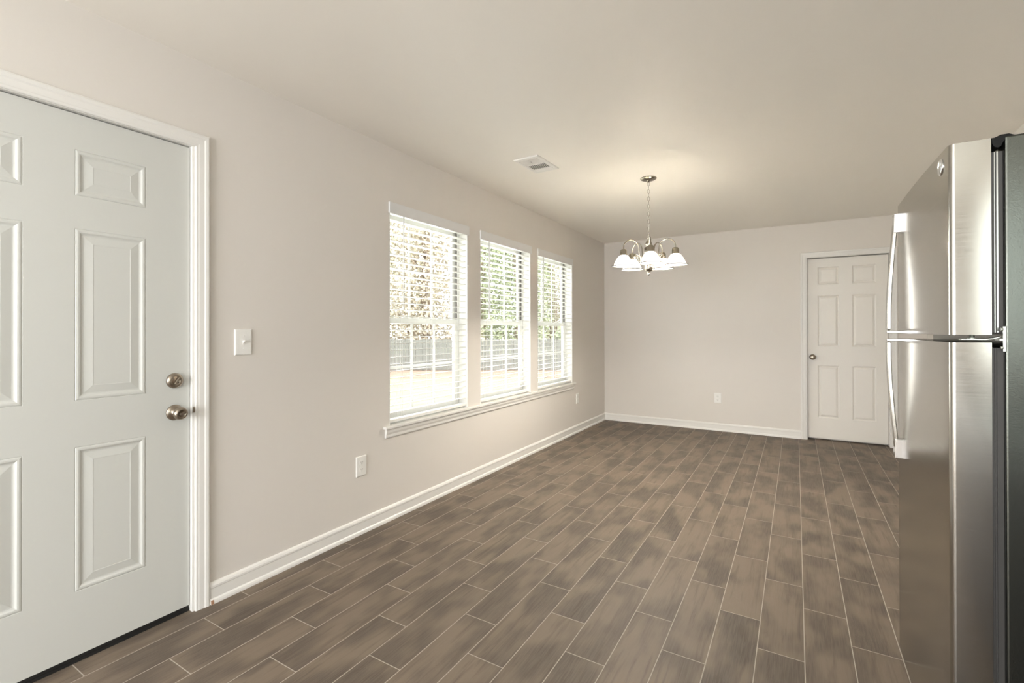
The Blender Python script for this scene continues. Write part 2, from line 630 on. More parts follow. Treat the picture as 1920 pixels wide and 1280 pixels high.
# ------------------------------------------------------------------ panelled doors
def panel_leaf(m, a0, a1, z0, z1, cols, rows, prof, P, thick):
    """a face grid with moulded panels; P(a, z, d) places a point, d is height above the face"""
    us = sorted({a0, a1, *[c for cc in cols for c in cc]})
    zs = sorted({z0, z1, *[c for cc in rows for c in cc]})
    for i in range(len(us) - 1):
        for j in range(len(zs) - 1):
            c, r = (us[i], us[i + 1]), (zs[j], zs[j + 1])
            if c in cols and r in rows:
                ring = None
                for (ins, d) in prof:
                    cur = [m.bm.verts.new(P(u, z, d)) for (u, z) in ((c[0] + ins, r[0] + ins), (c[1] - ins, r[0] + ins), (c[1] - ins, r[1] - ins), (c[0] + ins, r[1] - ins))]
                    if ring:
                        for k in range(4):
                            m.bm.faces.new((ring[k], ring[(k + 1) % 4], cur[(k + 1) % 4], cur[k]))
                    ring = cur
                m.bm.faces.new(ring)
            else:
                m.bm.faces.new([m.bm.verts.new(P(u, z, 0)) for (u, z) in ((c[0], r[0]), (c[1], r[0]), (c[1], r[1]), (c[0], r[1]))])
    # edges and back
    A = [(a0, z0), (a1, z0), (a1, z1), (a0, z1)]
    for k in range(4):
        p, q = A[k], A[(k + 1) % 4]
        m.bm.faces.new([m.bm.verts.new(x) for x in (P(*p, 0), P(*q, 0), P(*q, -thick), P(*p, -thick))])
    m.bm.faces.new([m.bm.verts.new(P(*p, -thick)) for p in A])


# entry door
XF = -0.018
m = MB()
panel_leaf(m, 0.154, 1.072, 0.028, 2.044, [(0.317, 0.544), (0.682, 0.909)], [(0.265, 0.803), (0.975, 1.618), (1.740, 1.912)],
           [(0, 0), (0.002, -0.0012), (0.004, 0.0008), (0.009, 0.0018), (0.014, 0.0012), (0.019, -0.0022), (0.023, -0.0036), (0.027, -0.0038), (0.054, -0.0004), (0.056, -0.0010)],
           lambda a, z, d: (XF + d, a, z), 0.044)
bmesh.ops.remove_doubles(m.bm, verts=m.bm.verts[:], dist=1e-5)
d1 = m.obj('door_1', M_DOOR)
tag(d1, 'white six-panel entry door with deadbolt and knob', 'door', kind='structure')
m = MB()                                                  # jamb lining of the entry door
m.box(-TH, 0.0, DY1 - 0.0095, DY1 - 0.0003, 0.0, DZ1 - 0.0095)
m.box(-TH, 0.0, DY0 + 0.0003, DY0 + 0.0095, 0.0, DZ1 - 0.0095)
m.box(-TH, 0.0, DY0 + 0.0003, DY1 - 0.0003, DZ1 - 0.0095, DZ1 - 0.0003)
m.box(-TH, -0.066, DY1 - 0.022, DY1 - 0.0095, 0.02, DZ1 - 0.0095)
m.box(-TH, -0.066, DY0 + 0.0095, DY0 + 0.022, 0.02, DZ1 - 0.0095)
m.box(-TH, -0.066, DY0 + 0.0095, DY1 - 0.0095, DZ1 - 0.022, DZ1 - 0.0095)
m.obj('door_jamb', M_TRIM, d1)
MB().box(-TH, -0.022, DY0 + 0.010, DY1 - 0.010, 0.0005, 0.012).box(-TH, -0.066, DY0 + 0.010, DY1 - 0.010, 0.012, 0.02).obj('threshold', M_RUBBER, d1)
MB().box(-0.056, -0.0225, 0.156, 1.070, 0.013, 0.0275).obj('door_sweep', M_RUBBER, d1)['label'] = 'black rubber sweep'
KY, KZ = 1.013, 0.884
k = MB().lathe([(0.0335, 0.0), (0.0335, 0.002), (0.031, 0.006), (0.022, 0.010), (0.013, 0.012), (0.0115, 0.024), (0.0125, 0.030), (0.019, 0.036),
                (0.0255, 0.043), (0.0275, 0.050), (0.0265, 0.057), (0.022, 0.063), (0.017, 0.066), (0.0145, 0.065), (0.0135, 0.061), (0.0, 0.061)],
               (XF + 0.0002, KY, KZ), 'x', 40).obj('door_knob', M_NICKEL, d1)
k['label'] = 'round satin nickel knob'
MB().box(XF + 0.060, XF + 0.068, KY - 0.010, KY + 0.010, KZ - 0.0035, KZ + 0.0035).obj('lock_button', M_NICKEL, k, bevel=0.001)
MB().lathe([(0.0028, 0), (0.0028, 0.0062), (0.0, 0.0068)], (XF + 0.0015, KY - 0.024, KZ - 0.002), 'x', 12).obj('screw', M_NICKEL, k)
DBZ = 1.021
k = MB().lathe([(0.0330, 0.0), (0.0330, 0.003), (0.030, 0.009), (0.024, 0.013), (0.018, 0.0145), (0.0165, 0.013), (0.0, 0.013)],
               (XF + 0.0002, KY, DBZ), 'x', 40).obj('deadbolt', M_NICKEL, d1)
k['label'] = 'round satin nickel deadbolt with thumb turn'
mt = Matrix.Translation((XF + 0.013, KY, DBZ)) @ Matrix.Rotation(R(-32), 4, 'X')
MB().box(-0.001, 0.014, -0.0045, 0.0045, -0.0165, 0.0165, mtx=mt).obj('thumb_turn', M_NICKEL, k, bevel=0.002)
for zz in (0.008, -0.008):
    MB().lathe([(0.0022, 0), (0.0022, 0.0015), (0, 0.0018)], (XF + 0.0132, KY + zz * 1.1, DBZ - zz), 'x', 10).obj('screw', M_DARK, k)
MB().prism([(0.0012 + 0.004 * math.cos(t), KZ + 0.004 + 0.0135 * math.sin(t)) for t in [R(-90 + 15 * i) for i in range(13)]], 'y', 1.0752, 1.0872).obj('strike_plate', M_NICKEL, d1)

# back door
YF = LY + 0.058
m = MB()
panel_leaf(m, BX0 + 0.011, BX1 - 0.011, 0.020, 2.038, [(2.493, 2.695), (2.812, 3.022)], [(0.248, 0.838), (1.050, 1.622), (1.745, 1.942)],
           [(0, 0), (0.004, -0.003), (0.010, -0.008), (0.014, -0.009), (0.034, -0.001), (0.036, -0.001)],
           lambda a, z, d: (a, YF - d, z), 0.036)
bmesh.ops.remove_doubles(m.bm, verts=m.bm.verts[:], dist=1e-5)
d2 = m.obj('door_2', M_DOOR2)
tag(d2, 'cream six-panel interior door in the end wall', 'door', kind='structure')
m = MB()
m.box(BX0 + 0.0003, BX0 + 0.008, LY, LY + 0.114, 0, BZ1 - 0.008)
m.box(BX1 - 0.008, BX1 - 0.0003, LY, LY + 0.114, 0, BZ1 - 0.008)
m.box(BX0 + 0.0003, BX1 - 0.0003, LY, LY + 0.114, BZ1 - 0.008, BZ1 - 0.0003)
m.obj('door_jamb', M_TRIM, d2)
k = MB().lathe([(0.032, 0.0), (0.031, 0.005), (0.015, 0.009), (0.012, 0.026), (0.020, 0.034), (0.0265, 0.044), (0.0275, 0.052), (0.024, 0.060), (0.012, 0.064), (0.0, 0.064)],
               (2.444, YF - 0.0002, 0.929), '-y', 32).obj('door_knob', M_NICKEL, d2)
k['label'] = 'round satin nickel knob'

# ------------------------------------------------------------------ windows
XW = -0.132        # outer face of the window unit


def window(n, y0, y1, label):
    z0, z1 = WZ0 + 0.018, WZ1
    e = empty('window_%d' % n, (0, (y0 + y1) / 2, z0), label, 'window', 'dining room windows', 'structure')
    off = Vector((0, -(y0 + y1) / 2, -z0))

    def put(mb, name, mats, parent=e, bevel=None):
        o = mb.obj(name, mats, parent, bevel)
        if parent is e:
            o.location = off
        return o
    # white jamb lining of the opening
    j = MB()
    j.box(-0.085, -0.0005, y0 + 0.0003, y0 + 0.010, z0 + 0.0005, z1 - 0.010)
    j.box(-0.085, -0.0005, y1 - 0.010, y1 - 0.0003, z0 + 0.0005, z1 - 0.010)
    j.box(-0.085, -0.0005, y0 + 0.0003, y1 - 0.0003, z1 - 0.010, z1 - 0.0003)
    put(j, 'window_jamb', M_TRIM)
    # vinyl frame with an open inner track
    f = MB()
    fw_ = 0.030
    f.box(XW, -0.086, y0 + 0.0005, y0 + fw_, z0 + 0.0005, z1 - 0.0005)
    f.box(XW, -0.086, y1 - fw_, y1 - 0.0005, z0 + 0.0005, z1 - 0.0005)
    f.box(XW, -0.086, y0 + fw_, y1 - fw_, z1 - fw_, z1 - 0.0005)
    f.box(XW, -0.078, y0 + fw_, y1 - fw_, z0 + 0.0005, z0 + 0.022)
    put(f, 'window_frame', M_VINYL, bevel=0.0015)
    zm = 1.305
    tr = MB()
    for ya in (y0 + fw_ + 0.0003, y1 - fw_ - 0.0075):
        tr.box(-0.106, -0.0865, ya, ya + 0.0072, zm + 0.025, z1 - fw_ - 0.001)
    put(tr, 'track_shade', M_DARK)  # dark strip stands for the shade in the empty track

    def sash(name, za, zb, xa, xb, label_, yin=0.0):
        a, b_ = y0 + fw_ + 0.002 + yin, y1 - fw_ - 0.002 - yin
        st, rl = 0.036, 0.038
        s = MB()
        s.box(xa, xb, a, a + st, za, zb)
        s.box(xa, xb, b_ - st, b_, za, zb)
        s.box(xa, xb, a + st, b_ - st, za, za + rl)
        s.box(xa, xb, a + st, b_ - st, zb - rl, zb)
        so = put(s, name, M_VINYL, bevel=0.0015)
        xc = (xa + xb) / 2
        MB().box(xc - 0.002, xc + 0.002, a + st - 0.004, b_ - st + 0.004, za + rl - 0.004, zb - rl + 0.004).obj('pane', M_GLASS, so)
        g = MB()
        ia, ib = a + st, b_ - st
        ja, jb = za + rl, zb - rl
        for t in (1 / 3, 2 / 3):
            yy = ia + (ib - ia) * t
            g.box(xc + 0.0025, xc + 0.009, yy - 0.009, yy + 0.009, ja - 0.001, jb + 0.001)
        zz = (ja + jb) / 2
        g.box(xc + 0.0026, xc + 0.0088, ia - 0.001, ib + 0.001, zz - 0.009, zz + 0.009)
        g.obj('grille', M_VINYL, so)
        return so
    sash('upper_sash', zm - 0.018, z1 - fw_ - 0.001, XW + 0.002, -0.110, '', 0.0)
    lo = sash('lower_sash', z0 + 0.0225, zm + 0.020, -0.107, -0.087, '', 0.0)
    ym = (y0 + y1) / 2
    for yy in (y0 + 0.25, y1 - 0.25):
        MB().box(-0.104, -0.089, yy - 0.025, yy + 0.025, zm + 0.0202, zm + 0.030).box(-0.098, -0.080, yy - 0.008, yy + 0.016, zm + 0.030, zm + 0.036).obj('sash_lock', M_VINYL, lo, bevel=0.001)
    return e


window(1, *WIN[0], 'double-hung window nearest the entry door')
window(2, *WIN[1], 'double-hung window in the middle of the three')
window(3, *WIN[2], 'double-hung window nearest the back corner')

# one stool and one apron run under all three windows
m = MB()
m.box(0.0, 0.030, 2.200, 5.266, WZ0, WZ0 + 0.018)
for (a, b_) in WIN:
    m.box(-0.130, 0.0, a + 0.0005, b_ - 0.0005, WZ0 + 0.0003, WZ0 + 0.018)
tag(m.obj('trim_3', M_TRIM, bevel=0.003), 'long white window stool under the three windows', 'window sill', kind='structure')
m = MB().prism([(0, 0.540), (0.010, 0.540), (0.012, 0.546), (0.012, 0.560), (0.018, 0.575), (0.020, 0.590), (0.020, WZ0 - 0.0003), (0, WZ0 - 0.0003)], 'y', 2.216, 5.235)
tag(m.obj('trim_4', M_TRIM), 'long white apron moulding below the window stool', 'window trim', kind='structure')


# ------------------------------------------------------------------ blinds
def blind(y0, y1, label):
    ym = (y0 + y1) / 2
    e = empty('window_blind', (0, ym, WZ0 + 0.018), label, 'blind', 'white slatted blinds in the windows')
    off = (0, -ym, -(WZ0 + 0.018))

    def put(mb, name, mt_, bevel=None):
        return mb.obj(name, mt_, e, bevel, off)
    ya, yb = y0 + 0.0145, y1 - 0.0145
    m = MB()
    m.box(0.0008, 0.0130, y0 - 0.004, y1 + 0.003, 2.004, 2.078)
    put(m, 'valance', M_VALANCE, 0.002)
    m = MB()
    m.box(-0.062, -0.004, ya, yb, 2.016, 2.055)
    put(m, 'headrail', M_BLIND, 0.001)
    # faux wood slats, open (horizontal)
    m = MB()
    zs = []
    z = 1.972
    n = 29
    pitch = (1.972 - 0.690) / (n - 1)
    for i in range(n):
        zs.append(z - i * pitch)
    rnd = random.Random(int(y0 * 100))
    for z in zs:
        t = R(-3.0 + rnd.uniform(-0.8, 0.8))
        mt_ = Matrix.Translation((-0.035, 0, z)) @ Matrix.Rotation(t, 4, 'Y')
        m.box(-0.0235, 0.0235, ya, yb, -0.0015, 0.0015, mtx=mt_)
    put(m, 'slats', M_BLIND)
    m = MB()
    m.box(-0.058, -0.012, ya, yb, 0.628, 0.646)
    put(m, 'bottom_rail', M_BLIND, 0.002)
    for t in (0.14, 0.5, 0.86):
        yy = ya + (yb - ya) * t
        m = MB()
        for xx in (-0.0605, -0.0095):
            m.tube([(xx, yy, 0.646), (xx, yy, 2.016)], 0.0009, 6)
        m.tube([(-0.035, yy + 0.012, 0.646), (-0.035, yy + 0.012, 2.016)], 0.0009, 6)
        put(m, 'ladder_cord', M_CORD)
    yy = y0 + 0.135
    m = MB()
    m.tube([(0.0030, yy, 1.395), (0.0030, yy, 2.0035)], 0.0048, 6)
    m.lathe([(0.004, 1.375), (0.0062, 1.379), (0.0062, 1.396), (0.0045, 1.400)], (0.0030, yy, 0), 'z', 10)
    put(m, 'tilt_wand', M_VALANCE)
    return e


blind(*WIN[0], 'white slatted blind in the window nearest the entry door')
blind(*WIN[1], 'white slatted blind in the middle window')
blind(*WIN[2], 'white slatted blind in the window nearest the back corner')


# ------------------------------------------------------------------ switch and outlets
def plate_mesh(wd, ht, holes=None):
    m = MB()
    pr = [(0.0, 0.0), (0.0, 0.0035), (0.003, 0.0062), (0.007, 0.0068)]
    ring = None
    for (ins, d) in pr:
        cur = [m.bm.verts.new(p) for p in ((d, -wd / 2 + ins, -ht / 2 + ins), (d, wd / 2 - ins, -ht / 2 + ins), (d, wd / 2 - ins, ht / 2 - ins), (d, -wd / 2 + ins, ht / 2 - ins))]
        if ring:
            for k in range(4):
                m.bm.faces.new((ring[k], ring[(k + 1) % 4], cur[(k + 1) % 4], cur[k]))
        ring = cur
    m.bm.faces.new(ring)
    return m


def screw(parent, y, z):
    return MB().lathe([(0.003, 0.006), (0.003, 0.0072), (0.0015, 0.0078), (0.0, 0.0079)], (0, y, z), 'x', 12).obj('screw', M_PLATE, parent)


def outlet(loc, rotz, label):
    e = empty('wall_outlet', loc, label, 'outlet', 'duplex wall outlets', rotz=rotz)
    plate_mesh(0.080, 0.122).obj('cover_plate', M_PLATE, e)
    for s in (-1, 1):
        m = MB()
        pts = []
        for i in range(28):
            a = 2 * math.pi * i / 28
            yy, zz = 0.0172 * math.cos(a), 0.0172 * math.sin(a)
            zz = max(-0.0135, min(0.0135, zz))
            pts.append((yy, zz + s * 0.0215))
        m.prism(pts, 'x', 0.0060, 0.0084)
        q = m.obj('receptacle', M_PLATE, e, bevel=0.0006)
        m = MB()
        zc = s * 0.0215
        m.box(0.0080, 0.0086, -0.0075, -0.0055, zc - 0.001, zc + 0.0075)
        m.box(0.0080, 0.0086, 0.0052, 0.0072, zc - 0.0005, zc + 0.007)
        m.lathe([(0.0026, 0.0080), (0.0026, 0.0086)], (0, 0, zc - 0.0075), 'x', 10)
        m.obj('slots', M_DARK, q)
    screw(e, 0, 0)
    return e


e = empty('light_switch', (0.0002, 1.297, 1.181), 'white single toggle light switch beside the entry door', 'light switch')
plate_mesh(0.082, 0.124).obj('cover_plate', M_PLATE, e)
MB().box(0.0066, 0.0080, -0.0055, 0.0055, -0.0125, 0.0125).obj('toggle_bezel', M_PLATE, e, bevel=0.0006)
mt = Matrix.Translation((0.007, 0, 0)) @ Matrix.Rotation(R(-28), 4, 'Y')
MB().box(0.0, 0.015, -0.0038, 0.0038, -0.0045, 0.0045, mtx=mt).obj('toggle', M_PLATE, e, bevel=0.001)
screw(e, 0, 0.030)
screw(e, 0, -0.030)
outlet((0.0002, 2.019, 0.410), 0.0, 'white wall outlet below the blind nearest the entry door')
outlet((0.0002, 5.362, 0.411), 0.0, 'white wall outlet below the far end of the window stool')
outlet((1.455, LY - 0.0002, 0.400), R(-90), 'white wall outlet on the end wall left of the back door')

# ------------------------------------------------------------------ ceiling register
e = empty('ceiling_vent', (0.672, 3.047, H - 0.0002), 'white metal ceiling vent with slotted louvers', 'vent', rotz=R(-2))
m = MB()
ox, oy, ix, iy = 0.098, 0.160, 0.070, 0.122
prof = [(ox, oy, 0.0), (ox, oy, -0.004), (ox - 0.006, oy - 0.006, -0.008), (ix + 0.004, iy + 0.004, -0.009), (ix, iy, -0.005), (ix, iy, 0.0)]
rows = [[(-a, -b_, z), (a, -b_, z), (a, b_, z), (-a, b_, z)] for (a, b_, z) in prof]
m.grid(rows, close_v=True, smooth=False)
m.box(-ix, ix, -0.020, -0.010, -0.0085, -0.004)                  # bar between the two louver fields
m.box(-ix, ix, iy - 0.040, iy, -0.0085, -0.004)                  # blank strip at the far end
m.obj('frame', M_TRIM, e)
MB().box(-ix, ix, -iy, iy, -0.0022, -0.0006).obj('duct_opening', M_RUBBER, e)
m = MB()
for i in range(11):
    xx = -ix + 0.003 + i * (2 * ix - 0.006) / 10
    mt = Matrix.Translation((xx, 0.036, -0.0062)) @ Matrix.Rotation(R(12), 4, 'Y')
    m.box(-0.0030, 0.0030, -0.0465, 0.046, -0.0008, 0.0008, mtx=mt)
m.obj('louvers', M_TRIM, e)
m = MB()
for i in range(9):
    xx = -ix + 0.008 + i * (2 * ix - 0.016) / 8
    mt = Matrix.Translation((xx, -0.070, -0.0052)) @ Matrix.Rotation(R(-22), 4, 'Y')
    m.box(-0.0080, 0.0080, -0.050, 0.050, -0.0005, 0.0005, mtx=mt)
m.obj('louvers', M_PLATE, e)
MB().box(-0.003, 0.003, -0.100, -0.060, -0.015, -0.0115).box(-0.002, 0.002, -0.085, -0.072, -0.0115, -0.006).obj('damper_lever', M_TRIM, e)

# ------------------------------------------------------------------ chandelier
CX, CY = 1.282, 3.786
ch = empty('chandelier', (CX, CY, H - 0.0002), 'brushed nickel five-arm chandelier with lit white glass shades', 'chandelier')
ZB = -(H - 0.0002)
m = MB()
m.lathe([(0.062, 0.0), (0.063, -0.004), (0.058, -0.010), (0.045, -0.016), (0.028, -0.020), (0.012, -0.022), (0.009, -0.030), (0.006, -0.034), (0.0, -0.034)], (0, 0, 0), 'z', 40)
m.obj('canopy', M_LAMPMETAL, ch)
# chain: interlocked oval links, plus the wire threaded through them
m = MB()
ztop, zbot = -0.030, 1.962 + ZB
nl = 15
ll = (ztop - zbot) / nl
for i in range(nl):
    zc = ztop - (i + 0.5) * ll
    rr = random.Random(i)
    ang = R(90 * (i % 2) + 20 + rr.uniform(-12, 12))
    pts = []
    for k in range(16):
        a = 2 * math.pi * k / 16
        s, c = math.sin(a), math.cos(a)
        w_ = 0.0085 * s
        pts.append((w_ * math.cos(ang), w_ * math.sin(ang), zc + (ll * 0.5 + 0.0035) * c))
    m.tube(pts, 0.0016, 6, closed=True)
m.obj('chain', M_LAMPMETAL, ch)
m = MB()
m.tube([(0.004 * math.sin(i * 0.9), 0.004 * math.cos(i * 1.1), ztop - (ztop - zbot) * i / 20) for i in range(21)], 0.0014, 6)
m.obj('wire', M_CORD, ch)
# central column with loop, hub and bottom finial
Z = lambda z: z + ZB
m = MB()
pts = [(0.011 * math.sin(2 * math.pi * k / 16), 0, Z(1.962) + 0.013 * math.cos(2 * math.pi * k / 16) - 0.006) for k in range(16)]
m.tube(pts, 0.0024, 8, closed=True)
m.lathe([(0.0, Z(1.948)), (0.012, Z(1.947)), (0.020, Z(1.938)), (0.025, Z(1.922)), (0.024, Z(1.908)), (0.016, Z(1.902)), (0.014, Z(1.897)), (0.030, Z(1.892)),
         (0.034, Z(1.884)), (0.034, Z(1.840)), (0.030, Z(1.832)), (0.018, Z(1.828)), (0.016, Z(1.812)), (0.030, Z(1.806)), (0.040, Z(1.798)), (0.042, Z(1.788)),
         (0.036, Z(1.778)), (0.026, Z(1.770)), (0.030, Z(1.748)), (0.032, Z(1.725)), (0.028, Z(1.706)), (0.018, Z(1.700)), (0.0, Z(1.699))], (0, 0, 0), 'z', 36)
m.obj('center_column', M_LAMPMETAL, ch)
m = MB()
m.lathe([(0.014, Z(1.6995)), (0.013, Z(1.694)), (0.006, Z(1.690)), (0.010, Z(1.684)), (0.011, Z(1.678)), (0.007, Z(1.671)), (0.0, Z(1.668))], (0, 0, 0), 'z', 24)
m.obj('finial', M_LAMPMETAL, ch)


def arc(cx, cz, r, a0, a1, n):
    return [(cx + r * math.cos(R(a0 + (a1 - a0) * i / n)), cz + r * math.sin(R(a0 + (a1 - a0) * i / n))) for i in range(n + 1)]


def make_arm(parent):
    # (radius from the column, height): out of the hub, up, over the top and down into the socket
    p2 = [(0.036, 1.792), (0.046, 1.788), (0.058, 1.793), (0.068, 1.806), (0.074, 1.824), (0.077, 1.850), (0.080, 1.878)]
    p2 += arc(0.1425, 1.884, 0.0625, 176, 4, 16)
    p2 += [(0.205, 1.872), (0.205, 1.864)]
    m = MB()
    m.tube([(r_, 0, Z(z_)) for r_, z_ in p2], 0.0046, 10, side=(0, 1, 0))
    # scroll curling off the lower bend
    sc = []
    for i in range(34):
        t = i / 33
        a = R(-40 + 560 * t)
        rr = 0.021 * (1 - t) + 0.004
        sc.append((0.1005 - rr * math.cos(a) * 1.0, 0, Z(1.812) + rr * math.sin(a)))
    sc = [(0.070, 0, Z(1.806))] + sc
    m.tube(sc, 0.0034, 8, side=(0, 1, 0))
    a_ = m.obj('arm', M_LAMPMETAL, parent)
    X = 0.205
    m = MB()
    m.lathe([(0.006, Z(1.874)), (0.016, Z(1.873)), (0.024, Z(1.866)), (0.027, Z(1.855)), (0.027, Z(1.829)), (0.030, Z(1.826)), (0.030, Z(1.822)), (0.024, Z(1.822))], (X, 0, 0), 'z', 28)
    m.obj('socket_cup', M_LAMPMETAL, a_)
    # bell shade, ribbed glass with a flat clear rim
    m = MB()
    n = 48
    prof = [(0.026, 1.826, 0), (0.032, 1.819, 0), (0.044, 1.806, 0), (0.056, 1.789, 0), (0.066, 1.770, 0), (0.073, 1.753, 0), (0.0765, 1.746, 0), (0.0780, 1.7445, 1), (0.0795, 1.7437, 0),
            (0.0865, 1.7410, 0), (0.0885, 1.7418, 1), (0.0910, 1.7412, 1), (0.0920, 1.7392, 1), (0.0910, 1.7370, 1), (0.0885, 1.7366, 1), (0.0868, 1.7380, 0), (0.077, 1.741, 0), (0.071, 1.751, 0), (0.063, 1.769, 0), (0.053, 1.787, 0), (0.041, 1.803, 0), (0.029, 1.816, 0), (0.023, 1.823, 0)]
    rows = []
    for (r_, z_, f_) in prof:
        row = []
        for k in range(n):
            a = 2 * math.pi * k / n
            q = r_ * (1 + (0.012 * math.cos(a * 12) if not f_ else 0.0))
            row.append((X + q * math.cos(a), q * math.sin(a), Z(z_)))
        rows.append(row)
    V = m.grid(rows, close_v=True)
    m.bm.faces.ensure_lookup_table()
    for i in range(len(prof) - 1):
        if prof[i][2] or prof[i + 1][2]:
            for k in range(n):
                m.bm.faces[i * n + k].material_index = 1
    m.obj('lamp_shade', [M_SHADE, M_RIM], a_)
    m = MB()
    m.lathe([(0.0, Z(1.758)), (0.011, Z(1.760)), (0.019, Z(1.766)), (0.023, Z(1.776)), (0.022, Z(1.786)), (0.017, Z(1.797)), (0.013, Z(1.806)), (0.012, Z(1.822))], (X, 0, 0), 'z', 20)
    m.obj('bulb', M_BULB, a_)
    return a_


arm0 = make_arm(ch)
# direction of the nearest arm: towards the camera, then every 72 degrees
base_ang = math.atan2(CAM.y - CY, CAM.x - CX) + R(4)
for i in range(5):
    a_ = arm0 if i == 0 else copy_tree(arm0, ch)
    a_.rotation_euler = (0, 0, base_ang + R(72) * i)

# ------------------------------------------------------------------ refrigerator
FY0, FY1 = 1.600, 2.312          # width, along the right wall
FX = 2.616                       # front face of the doors
fr = empty('refrigerator', (3.05, (FY0 + FY1) / 2, 0.0), 'stainless steel top-freezer refrigerator with dark grey sides against the right wall', 'refrigerator')
foff = (-3.05, -(FY0 + FY1) / 2, 0.0)


def fput(mb, name, mts, parent=fr, bevel=None):
    return mb.obj(name, mts, parent, bevel, foff if parent is fr else None)


m = MB().box(2.718, 3.415, FY0, FY1, 0.030, 1.704)
cab = fput(m, 'cabinet', M_CABINET, bevel=0.004)
cab['label'] = 'dark grey textured steel cabinet'


def door_body(z0, z1):
    """door with a softly rounded front edge on both sides and a slightly bowed front"""
    r = 0.012
    poly = [(2.694, FY0 + 0.001), (FX + r, FY0 + 0.001)]
    for i in range(1, 7):
        a = R(90 * i / 6)
        poly.append((FX + r - r * math.sin(a), FY0 + 0.001 + r - r * math.cos(a)))
    nb = 12
    for i in range(1, nb):
        t = i / nb
        yy = FY0 + 0.013 + (FY1 - FY0 - 0.026) * t
        poly.append((FX - 0.004 * math.sin(math.pi * t), yy))
    for i in range(0, 7):
        a = R(90 - 90 * i / 6)
        poly.append((FX + r - r * math.sin(a), FY1 - 0.001 - r + r * math.cos(a)))
    poly.append((2.694, FY1 - 0.001))
    return MB().prism(poly, 'z', z0, z1, smooth=True)


def fix_smooth(o, ang=30):
    me = o.data
    bm = bmesh.new()
    bm.from_mesh(me)
    for e_ in bm.edges:
        if len(e_.link_faces) == 2 and e_.calc_face_angle(0) > R(ang):
            e_.smooth = False
    bm.to_mesh(me)
    bm.free()


fz = fput(door_body(1.222, 1.704), 'freezer_door', M_STEEL)
fix_smooth(fz)
fg = fput(door_body(0.045, 1.203), 'refrigerator_door', M_STEEL)
fix_smooth(fg)
for (za, zb) in ((1.228, 1.672), (0.060, 1.190)):
    m = MB()
    m.box(2.6945, 2.7175, FY0 + 0.012, FY1 - 0.012, za, zb, 0)
    for xx, wx in ((2.7010, 0.0018), (2.7052, 0.0030)):
        m.box(xx, xx + wx, FY0 + 0.0095, FY0 + 0.012, za, zb, 1)
    g = fput(m, 'door_gasket', [M_GASKET, M_STRIP if za > 1.0 else M_GASKET])  # lower lip coloured dark for its dimmer reflections, upper one bright
m = MB()
m.box(2.700, 2.760, FY0 + 0.02, FY1 - 0.02, 0.006, 0.0295)
fput(m, 'kick_plate', M_BLACKPL)
for (xx, yy) in ((2.80, FY0 + 0.06), (2.80, FY1 - 0.06), (3.35, FY0 + 0.06), (3.35, FY1 - 0.06)):
    fput(MB().lathe([(0.018, 0.0005), (0.018, 0.012), (0.010, 0.014), (0.010, 0.0298)], (xx, yy, 0), 'z', 16), 'foot', M_BLACKPL)

# handles near the far edge: a bowed flat bar, chrome block at one end, thin return at the gap
HY = 2.252


def handle(parent, zblk, zend, zret0, zret1, blk_out):
    """zblk: (low, high) of the end block; zend: height of the bar at the return"""
    bar = MB()
    n = 18
    zA = (zblk[0] + zblk[1]) / 2
    out0, out1 = blk_out, FX - 2.573
    pf, pb = [], []
    for i in range(n + 1):
        t = i / n
        z = zA + (zend - zA) * t
        e_ = out0 + (out1 - out0) * math.sin(t * math.pi / 2) ** 1.0
        th_ = 0.013
        pf.append((FX - e_, z))
        pb.append((FX - e_ + th_, z))
    poly = pf + list(reversed(pb))
    bar.prism(poly, 'y', HY - 0.016, HY + 0.016)
    h = bar.obj('handle', M_STEEL, parent, bevel=0.003)
    h['label'] = 'bowed steel bar handle'
    b_ = MB()
    b_.prism([(FX - blk_out - 0.001, zblk[0]), (FX + 0.001, zblk[0]), (FX + 0.001, zblk[1]), (FX - blk_out + 0.001, zblk[1])], 'y', HY - 0.020, HY + 0.020)
    return h, b_


def handle_set(parent, zblk, zend, zret, blk_out):
    h, b_ = handle(parent, zblk, zend, None, None, blk_out)
    # the block and return are bright chrome: built as pieces of the handle's own end parts
    b_.obj('end_block', M_CHROME, parent, bevel=0.002)
    m = MB()
    m.box(2.5735, FX + 0.002, HY - 0.015, HY + 0.015, zret[0], zret[1])
    m.obj('handle_return', M_CHROME, parent, bevel=0.002)


handle_set(fz, (1.593, 1.664), 1.236, (1.2225, 1.2315), 0.022)
handle_set(fg, (0.762, 0.832), 1.190, (1.1935, 1.2025), 0.020)

# round badge by the hinge side of the freezer door
m = MB()
m.lathe([(0.0215, 0.0), (0.0215, 0.0035), (0.0195, 0.0050), (0.0175, 0.0050), (0.0170, 0.0040), (0.0, 0.0042)], (FX + 0.0005, 1.672, 1.722 - 0.055), '-x', 36)
bd = m.obj('badge', M_CHROME, fz)
bd['label'] = 'round chrome badge'
# small dent on the lower door
MB().lathe([(0.0, 0.0006), (0.0035, 0.0004), (0.0045, 0.0)], (FX + 0.0002, 1.676, 0.797), '-x', 14).obj('dent', M_GASKET, fg)

